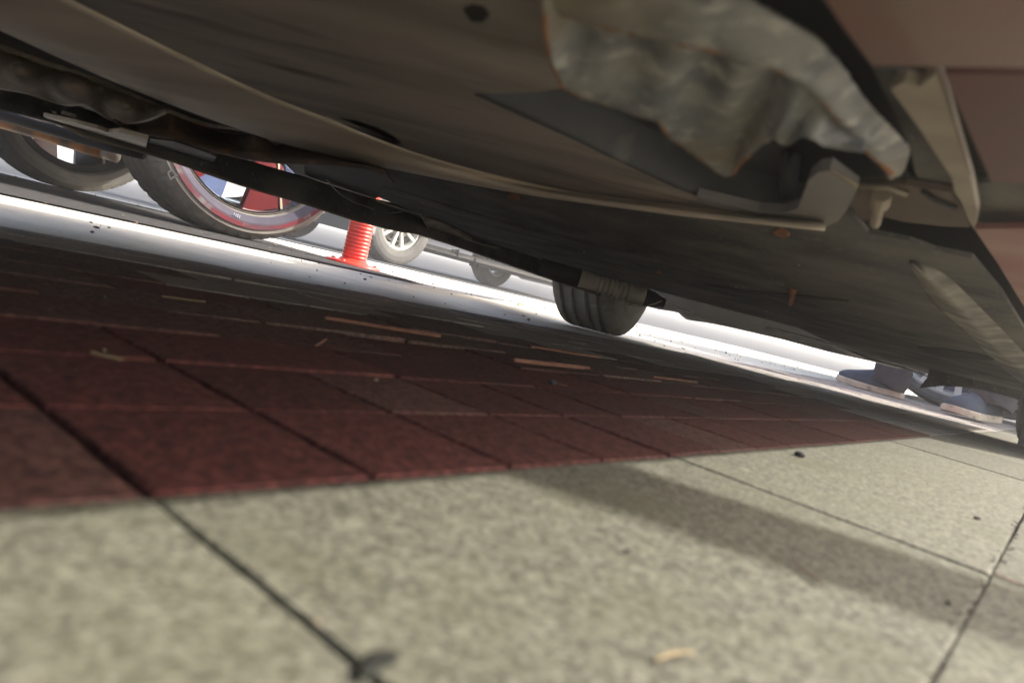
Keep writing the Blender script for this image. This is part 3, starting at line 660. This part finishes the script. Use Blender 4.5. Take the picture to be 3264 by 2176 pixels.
# wheels
def awheel(s, t, face_az, R=.26, wd=.17, rr=.15, style='inner', tyre=m_tyre_d):
    o, ty = wheel(R, wd, rr, style, A, W(s,t,R)-BA, math.atan2(math.sin(face_az), -math.cos(face_az)), tyre); return o
dpos = onp(1345,752,0)
m_tyre_l = mat('shade_lightened_tyre', (.30,.285,.245), (.22,.205,.175), .9, scale=12)  # rubber lightened to offset the shade under the car: missing light put into colour
wd_ = awheel(1.64, 1.02, R_(112), tyre=m_tyre_l)
slab('mudflap', [W(1.45,-.09,.012), W(1.458,-.09,.012), W(1.458,.063,.012), W(1.45,.063,.012)], None, m_black, A, BA, .33)
awheel(1.70, .0, R_(128), wd=.16, style='silver', tyre=m_tyre)
awheel(-1.2, .95, R_(308), style='silver', tyre=m_tyre); awheel(-1.2, .07, R_(128), style='silver', tyre=m_tyre)

# ================================================================= OTHER CARS
def wpos(px, y): # ground position by picture column at forward distance
    u = px; return Vector((u*y/2310, y, 0))
def tost(p): return (p.xy.dot(Q), p.xy.dot(PV))
hq = ROTQ
# car with the wheel tinted red by painted reflections: front near wheel stands left of the post
bpw = Vector((-.985, 2.31, 0)); sB, tB = tost(bpw)
wb = 2.45
car = make_car('parked_car', 'car left of the red post, alloy wheel with painted red reflections and dusty tyre marked P', None, m_darkcar, (sB-wb, tB-.145), hq, 3.75, 1.68, 1.45, .36, wb, .40, .26, 'red', wd=.27, rr=.278, tyre=m_tyre_d, wheel_seg=110)
wheels = [o for o in car.children if o.name.startswith('wheel')]
for c_ in wheels[3].children:
    if c_.name.startswith('tyre'): c_.data.materials[0] = m_tyre
near = wheels[1]
ty = [c for c in near.children if c.name.startswith('tyre')][0]
# coloured sidewall rings, the red one a painted reflection, and lettering on that tyre
Rb, rb_, hb_ = .36, .278, .135
lathe('sidewall_band', [(-hb_*.99,rb_+.006),(-hb_*1.07,rb_+(Rb-rb_)*.32),(-hb_*1.072,rb_+(Rb-rb_)*.38),(-hb_*1.0,rb_+(Rb-rb_)*.3)], m_violrub, near, 140)
lathe('sidewall_reflection', [(-hb_*1.073,rb_+(Rb-rb_)*.38),(-hb_*1.075,rb_+(Rb-rb_)*.55),(-hb_*1.0,rb_+(Rb-rb_)*.5)], m_redrub, near, 140)
def letter(txt, size, ang, r, m, parent, y):
    cu_ = bpy.data.curves.new('t', 'FONT'); cu_.body = txt; cu_.size = size; cu_.extrude = .0012; cu_.align_x = 'CENTER'; cu_.align_y = 'CENTER'
    to = bpy.data.objects.new('t', cu_); C.objects.link(to)
    dg = bpy.context.evaluated_depsgraph_get(); me = bpy.data.meshes.new_from_object(to.evaluated_get(dg))
    bpy.data.objects.remove(to, do_unlink=True)
    o = bpy.data.objects.new('raised_lettering', me); C.objects.link(o); me.materials.clear(); me.materials.append(m)
    o.parent = parent
    # outer face looks along -Y; letters stand radially, feet towards the centre or rim
    up = Vector((math.cos(ang),0,math.sin(ang))); rt = Vector((math.sin(ang),0,-math.cos(ang)))
    Mx = Matrix((rt, up, Vector((0,-1,0)))).transposed().to_4x4(); Mx.translation = Vector((math.cos(ang)*r, y, math.sin(ang)*r))
    o.matrix_local = Mx; return o
letter('P', .058, R_(222), Rb-.030, m_black, near, -hb_*1.06)
letter('I', .05, R_(211), Rb-.030, m_black, near, -hb_*1.06)
letter('1211', .013, R_(262), rb_+.018, m_textl, near, -hb_*1.082)

# silver-wheeled car across the lane
cp = Vector((-1.14, 5.86, 0)); sC, tC = tost(cp)
carC = make_car('parked_car', 'far parked car seen behind the red post, with silver ten-spoke wheel and ragged underside', None, m_greycar, (sC, tC-.11), hq, 4.1, 1.7, 1.5, .33, 3.0, .8, .18, 'silver', wd=.2, rr=.205)
carC.location.z = -.012
for (px, py, w_, h_) in ((1050,582,9,14),(1083,608,8,14),(1091,600,5,9),(1040,578,5,7),(1097,612,4,7)):
    k_ = 6.3
    pts = [atd(px-w_*.6,py-h_*.5,k_), atd(px+w_*.6,py-h_*.4,k_), atd(px+w_*.25,py+h_*.1,k_), atd(px+w_*.1,py+h_*.75,k_), atd(px-w_*.2,py+h_*.2,k_), atd(px-w_*.7,py+h_*.1,k_)]
    o = slab('torn_flap', pts, None, m_black, None, None, .01)
    inv = (Matrix.Translation(carC.location) @ Matrix.Rotation(hq,4,'Z')).inverted()
    o.data.transform(inv); o.parent = carC
boxm('side_trim', -.5, .9, -.012, .012, .30, .335, m_silver, carC)

# car ahead on the right with the slotted silver wheel
fp = Vector((1.83, 3.12, 0)); 
carF = make_car('parked_car', 'car at far right behind the walking person, silver wheel with square slots', None, m_whitecar, tost(fp + Vector((.08,.08,0))), R_(-42), 3.8, 1.65, 1.2, .33, 2.4, .8, .25, 'steel', wd=.19, rr=.275, tyre=m_tyre)

# ================================================================= POST
pp = Vector((-.585, 2.45, 0))
post = thing('delineator_post', 'ribbed bright red flexible delineator post on a flat red base between the parked cars', 'post', pp)
def lathez(name, prof, m, parent, seg=40, jit=0):
    vs, fs = [], []; n = len(prof)
    for i in range(seg):
        a = 2*math.pi*i/seg
        for r, z in prof: vs.append(Vector((r*math.cos(a), r*math.sin(a), z)))
    for i in range(seg):
        for k_ in range(n-1): fs.append((i*n+k_, ((i+1)%seg)*n+k_, ((i+1)%seg)*n+k_+1, i*n+k_+1))
    fs.append(tuple(i*n+n-1 for i in range(seg)))
    return link(name, mesh(name, vs, fs), m, parent, None, True)
pr = [(.046,.012),(.042,.02)]
z = .02
for k_ in range(26):
    pr += [(.0385,z),(.0415,z+.003),(.042,z+.007),(.0405,z+.0105)]; z += .0125
for k_ in range(8): pr += [(.0385,z),(.0385,z+.045)]; z += .05
pr += [(.03,z+.01)]
lathez('ribbed_tube', pr, m_post, post)
lathez('base_disc', [(.094,0),(.094,.005),(.085,.008),(.052,.010),(.044,.02)], m_post, post)
for a in (2.9, 4.5, .4): 
    b = lathez('base_bolt', [(.008,.004),(.008,.012),(.004,.014)], m_post, post, 6); b.location = (.076*math.cos(a), .076*math.sin(a), 0)

# ================================================================= PERSON
def person_shoe(toe, heel, width, m_up, parent, base, lift=0):
    ax = (toe-heel); L_ = ax.length; ax.normalize(); sd_ = Vector((-ax.y, ax.x, 0)).normalized(); up = Vector((0,0,1))
    st = [(0,.55,.075,.0),(.06,.72,.085,0),(.18,.78,.088,0),(.32,.74,.078,0),(.46,.78,.066,0),(.6,.92,.056,0),(.75,1,.046,.002),(.88,.86,.038,.005),(.96,.58,.028,.008),(1,.25,.018,.010)]
    N = 14
    def ring(f, wf, h, tl, z0, k):
        c = heel+ax*L_*f; out = []
        for i in range(N):
            a = math.pi*2*i/N; x = math.cos(a)*width/2*wf*k; zz = math.sin(a)
            zz = z0+tl + (h-z0)*max(0,zz)**.8 if zz > 0 else z0+tl-.002*abs(zz)
            out.append(c+sd_*x+up*zz)
        return out
    def build(name, z0, hs, k, m):
        rr = [ring(f, wf, hs(h), tl, z0, k) for f,wf,h,tl in st]
        vs = [v for r in rr for v in r]
        fs = [(i*N+j, i*N+(j+1)%N, (i+1)*N+(j+1)%N, (i+1)*N+j) for i in range(len(rr)-1) for j in range(N)]
        fs += [tuple(range(N)), tuple(len(vs)-N+j for j in range(N))]
        o = link(name, mesh(name, vs, fs), m, parent, base, True)
        s = o.modifiers.new('s','SUBSURF'); s.levels = 1; s.render_levels = 2; return o
    u = build('shoe', .018, lambda h: h*1.22+.012, 1, m_up)
    # sole: flat-sided outline a touch wider than the upper
    vs = []
    for z0 in (.001, .024):
        for f,wf,h,tl in st: vs.append(heel+ax*L_*(f*1.03-.015)+sd_*width/2*wf*1.1+up*(z0+tl))
        for f,wf,h,tl in reversed(st): vs.append(heel+ax*L_*(f*1.03-.015)-sd_*width/2*wf*1.1+up*(z0+tl))
    n_ = len(st)*2
    fs = [tuple(range(n_))[::-1], tuple(range(n_, 2*n_))]+[(i,(i+1)%n_,(i+1)%n_+n_,i+n_) for i in range(n_)]
    so = link('sole', mesh('sole', vs, fs), m_sole, u, base, False)
    b_ = so.modifiers.new('b','BEVEL'); b_.width = .004; b_.segments = 2
    return u
heelL = Vector((1.515,2.80,0)); toeL = Vector((1.295,2.90,0))
heelR = Vector((1.60,2.40,.010)); toeR = Vector((1.405,2.31,0))
PB = Vector((1.6,2.65,0))
per = thing('person', 'walking person in dark trousers and blue canvas shoes with cream soles, beyond the red car', 'person', PB)
# foot directions chosen so that both feet stand on the pavement
shL = person_shoe(toeL, heelL, .105, m_canvas, per, PB)
shR = person_shoe(toeR, heelR, .105, m_canvas, per, PB)
def skinned(name, V_, E_, m, parent, base, lv=2):
    me = bpy.data.meshes.new(name); me.from_pydata([tuple(v-base) for v,_ in V_], E_, []); me.materials.append(m)
    o = bpy.data.objects.new(name, me); C.objects.link(o); o.parent = parent
    sk = o.modifiers.new('sk','SKIN'); sk.use_smooth_shade = True
    for i,(v,r) in enumerate(V_):
        d = me.skin_vertices[0].data[i]; d.radius = (r if isinstance(r, tuple) else (r, r)); d.use_root = (i == 0)
    s = o.modifiers.new('s','SUBSURF'); s.levels = 1; s.render_levels = lv
    return o
hip = Vector((1.66,2.60,.92))
aL = heelL+Vector((-.055,.022,.09)); aR = heelR+Vector((-.04,-.035,.10))
kL = Vector((1.60,2.74,.50)); kR = Vector((1.63,2.50,.50))
V_ = [(hip,.15),(hip+Vector((-.02,.1,-.06)),.095),(kL,.062),(aL+Vector((0,0,.03)),.04),
      (hip+Vector((.02,-.1,-.06)),.095),(kR,.062),(aR+Vector((0,0,.03)),.04),
      (hip+Vector((0,0,.22)),.14),(hip+Vector((0,0,.45)),.155),(hip+Vector((0,0,.56)),.06),(hip+Vector((-.02,0,.66)),.085),(hip+Vector((-.02,0,.76)),.075),
      (hip+Vector((-.01,.19,.46)),.055),(hip+Vector((-.05,.24,.2)),.042),(hip+Vector((-.16,.22,-.02)),.032),(hip+Vector((-.19,.22,-.08)),.03),
      (hip+Vector((.01,-.19,.46)),.055),(hip+Vector((.05,-.24,.2)),.042),(hip+Vector((-.03,-.25,-.02)),.032),(hip+Vector((-.05,-.25,-.08)),.03)]
E_ = [(0,1),(1,2),(2,3),(0,4),(4,5),(5,6),(0,7),(7,8),(8,9),(9,10),(10,11),(8,12),(12,13),(13,14),(14,15),(8,16),(16,17),(17,18),(18,19)]
skinned('body', V_, E_, m_skin, per, PB)
def trouser(an, kn, sgn):
    rows = []
    N = 20; r_ = random.Random(sgn+5)
    path = [(an+Vector((0,0,-.055)),.062),(an+Vector((0,0,-.035)),.066),(an+Vector((-.004,0,-.01)),.060),(an+Vector((.006,0,.015)),.064),(an+Vector((-.006,0,.045)),.058),(an+Vector((.004,0,.08)),.061),(an.lerp(kn,.35),.064),(an.lerp(kn,.7),.072),(kn,.078),(kn.lerp(hip+Vector((0,.1*sgn,-.06)),.5),.09),(hip+Vector((0,.09*sgn,-.04)),.11),(hip+Vector((0,.05*sgn,.1)),.12)]
    vs = []
    for k_,(p,r) in enumerate(path):
        for i in range(N):
            a = 2*math.pi*i/N
            q = r*(1+.05*math.sin(3*a+k_*1.3)+r_.uniform(-.02,.02))
            vs.append(p+Vector((q*math.cos(a)*1.12, q*math.sin(a), .010*math.sin(2*a+k_*1.7+sgn) if k_ < 6 else 0)))
    fs = [(i*N+j, i*N+(j+1)%N, (i+1)*N+(j+1)%N, (i+1)*N+j) for i in range(len(path)-1) for j in range(N)]
    o = link('trouser_leg', mesh('trouser_leg', vs, fs), m_denim, per, PB, True)
    s = o.modifiers.new('t','SOLIDIFY'); s.thickness = .003
    s = o.modifiers.new('s','SUBSURF'); s.levels = 1; s.render_levels = 2
trouser(aL, kL, 1); trouser(aR, kR, -1)
skinned('shirt', [(hip+Vector((0,0,.05)),.165),(hip+Vector((0,0,.25)),.158),(hip+Vector((0,0,.45)),.165),(hip+Vector((-.01,.20,.46)),.065),(hip+Vector((-.03,.22,.33)),.058),(hip+Vector((.01,-.20,.46)),.065),(hip+Vector((.03,-.22,.33)),.058)], [(0,1),(1,2),(2,3),(3,4),(2,5),(5,6)], m_shirt, per, PB)
skinned('hair', [(hip+Vector((.0,0,.80)),.08),(hip+Vector((.03,0,.74)),.08)], [(0,1)], m_hair, per, PB, 1)

# ================================================================= LITTER
def blob(name, p, r, m, label, cat, group=None, sq=.6):
    bm = bmesh.new(); bmesh.ops.create_icosphere(bm, subdivisions=2, radius=r)
    r_ = random.Random(name+str(p))
    for v in bm.verts: v.co *= 1+r_.uniform(-.22,.22); v.co.z *= sq
    me = bpy.data.meshes.new(name); bm.to_mesh(me); bm.free()
    o = link(name, me, m); o.location = p+Vector((0,0,r*sq*.8)); tag(o, label, cat, group); return o
PG = 'small stones on the paving'
blob('pebble', onp(1836,1048,0), .0035, m_stone, 'small black pebble on the red-tinted sett row beside the beige slabs', 'pebble', PG)
blob('pebble', onp(2243,1192,0), .0018, m_stone, 'tiny dark pebble on the sunlit beige slab at far right', 'pebble', PG)
blob('pebble', onp(1440,1266,0), .0008, m_stone, 'speck of dark stone on the beige slab left of the shadow stripe', 'pebble', PG)
blob('pebble', onp(1268,882,0), .0035, m_stone, 'black crumb on the dark setts near the middle of the picture', 'pebble', PG)
def strip(name, a, b, w_, h_, m, label, cat, bend=0, group=None, z=.0008):
    p, q = onp(*a, 0), onp(*b, 0); d = q-p; L_ = d.length; d.normalize(); n_ = Vector((-d.y,d.x,0))
    vs, fs = [], []; K = 9; r_ = random.Random(name+str(a))
    for i in range(K):
        f = i/(K-1); c = p.lerp(q,f)+n_*bend*math.sin(math.pi*f); ww = w_*(.35+.65*math.sin(math.pi*(.08+.84*f)))*r_.uniform(.8,1.15)
        for (sx,sz) in ((-1,0),(-.5,1),(.5,1),(1,0)): vs.append(c+n_*ww*sx+Vector((0,0,z+h_*sz*r_.uniform(.8,1.1))))
    for i in range(K-1):
        for j in range(4): fs.append((i*4+j,(i*4+(j+1)%4),(i+1)*4+(j+1)%4,(i+1)*4+j))
    fs += [(0,1,2,3),((K-1)*4+3,(K-1)*4+2,(K-1)*4+1,(K-1)*4)]
    o = link(name, mesh(name, vs, fs), m, None, (p+q)/2); tag(o, label, cat, group); return o
strip('lit_edge_strip', (1178,832), (1352,850), .0035, .0032, m_strawr, 'thick reddish strip for a lit sett edge on dark setts, nearest the middle of the picture', 'lit edge strip', group='strips for lit sett edges')  # added strips standing in for lit edges of raised setts
strip('lit_edge_strip', (1218,799), (1378,824), .0030, .0025, m_strawr, 'thin reddish strip for a lit sett edge just behind the thickest one', 'lit edge strip', group='strips for lit sett edges')
strip('lit_edge_strip', (745,735), (1010,776), .0035, .0028, m_strawr, 'long strip for a lit sett edge left of the middle on dark setts', 'lit edge strip', group='strips for lit sett edges')
strip('lit_edge_strip', (1500,868), (1600,880), .0030, .0018, m_strawr, 'short faint strip for a lit sett edge right of the middle on the setts', 'lit edge strip', group='strips for lit sett edges')
strip('straw', (1505,1524), (1592,1506), .0007, .0004, m_straw, 'pale yellow straw bit on the nearest beige slab', 'straw', .001)
strip('twig', (1815,1292), (1888,1352), .0005, .0005, m_rustb, 'thin brown twig lying in the shadow stripe', 'twig', .0006)
strip('straw', (208,815), (280,832), .0012, .0008, m_straw, 'yellow straw lying on the setts tinted dark red at left', 'straw', group='straw bits on the setts')
strip('straw', (372,684), (470,697), .0012, .0008, m_straw, 'straw on the dark setts at left, farther from the camera than the other', 'straw', group='straw bits on the setts')
strip('straw', (725,797), (748,782), .0009, .0008, m_strawr, 'tiny straw standing against a raised sett edge', 'straw', group='straw bits on the setts')
o = strip('withered_leaf', (830,1566), (905,1508), .0022, .0004, m_deadleaf, 'dark withered leaf at the bottom edge beside the slab joint', 'leaf', .001)
for k_, (a, b) in enumerate((((2281,1322),(2354,1352)), ((1280,884),(1302,889)))):
    strip('pine_needle', a, b, .0007, .0006, m_strawr, ('reddish needle in the slab joint at the right edge' if k_==0 else 'short orange needle beside the black crumb on the setts'), 'needle')
o = strip('leaf', (1190,699), (1201,700), .012, .004, m_leaf, 'small yellow-green leaf on the pale concrete between the wheels', 'leaf')

# crumbs strewn over the concrete strip: nobody could count them
bm = bmesh.new(); r_ = random.Random(11)
for k_ in range(800):
    s = r_.uniform(-.6, 5.5); t = r_.uniform(.9, 3.9)
    if k_ < 60: s, t = r_.uniform(-.1,1.2), r_.uniform(-.05,.9)
    r = r_.uniform(.001,.0038)*(1 if k_ >= 60 else .35); p = W(s,t,r*.3)
    if r_.random() < .1: r *= 1.5
    mt_x = Matrix.Translation(p) @ Matrix.Rotation(r_.uniform(0,6),4,'Z') @ Matrix.Diagonal((r*r_.uniform(.8,2), r*r_.uniform(.6,1), r*r_.uniform(.4,.9), 1))
    bmesh.ops.create_icosphere(bm, subdivisions=1, radius=1, matrix=mt_x)
me = bpy.data.meshes.new('crumbs'); bm.to_mesh(me); bm.free()
o = link('gravel_crumbs', me, m_crumb); o['kind'] = 'stuff'; o['label'] = 'dark crumbs strewn over the pale concrete'
# dirt in the joint at lower right
bm = bmesh.new()
for k_ in range(60):
    f = r_.random(); s = .15+f*.5; r = r_.uniform(.0003,.0008)
    p = W(s, .011+r_.gauss(0,.0012), .0004)
    bmesh.ops.create_icosphere(bm, subdivisions=1, radius=1, matrix=Matrix.Translation(p) @ Matrix.Diagonal((r*1.6,r,r*.6,1)))
me = bpy.data.meshes.new('joint_dirt'); bm.to_mesh(me); bm.free()
o = link('joint_dirt', me, m_joint); o['kind'] = 'stuff'; o['label'] = 'dirt crumbs caught in the slab joint'

# ================================================================= AIR
lens_glow_haze = boxm('lens_glow_haze', -165, 165, -165, 165, -1.2, 3.2, None)  # added volume standing in for lens glare around the bright strip
hm = bpy.data.materials.new('lens_glow_air'); hm.use_nodes = True; hn = hm.node_tree; hn.nodes.clear()
hv = hn.nodes.new('ShaderNodeVolumePrincipled'); hv.inputs['Density'].default_value = .022
hv.inputs['Color'].default_value = (1, .985, .96, 1); hv.inputs['Anisotropy'].default_value = .3
ho = hn.nodes.new('ShaderNodeOutputMaterial'); hn.links.new(hv.outputs[0], ho.inputs['Volume'])
lens_glow_haze.data.materials.append(hm); lens_glow_haze['kind'] = 'stuff'; lens_glow_haze['label'] = 'thin haze added for the lens glow'

for o in bpy.data.objects:
    if o.name.startswith('parked_car') and o.parent is None: o['group'] = 'cars parked around the red car'
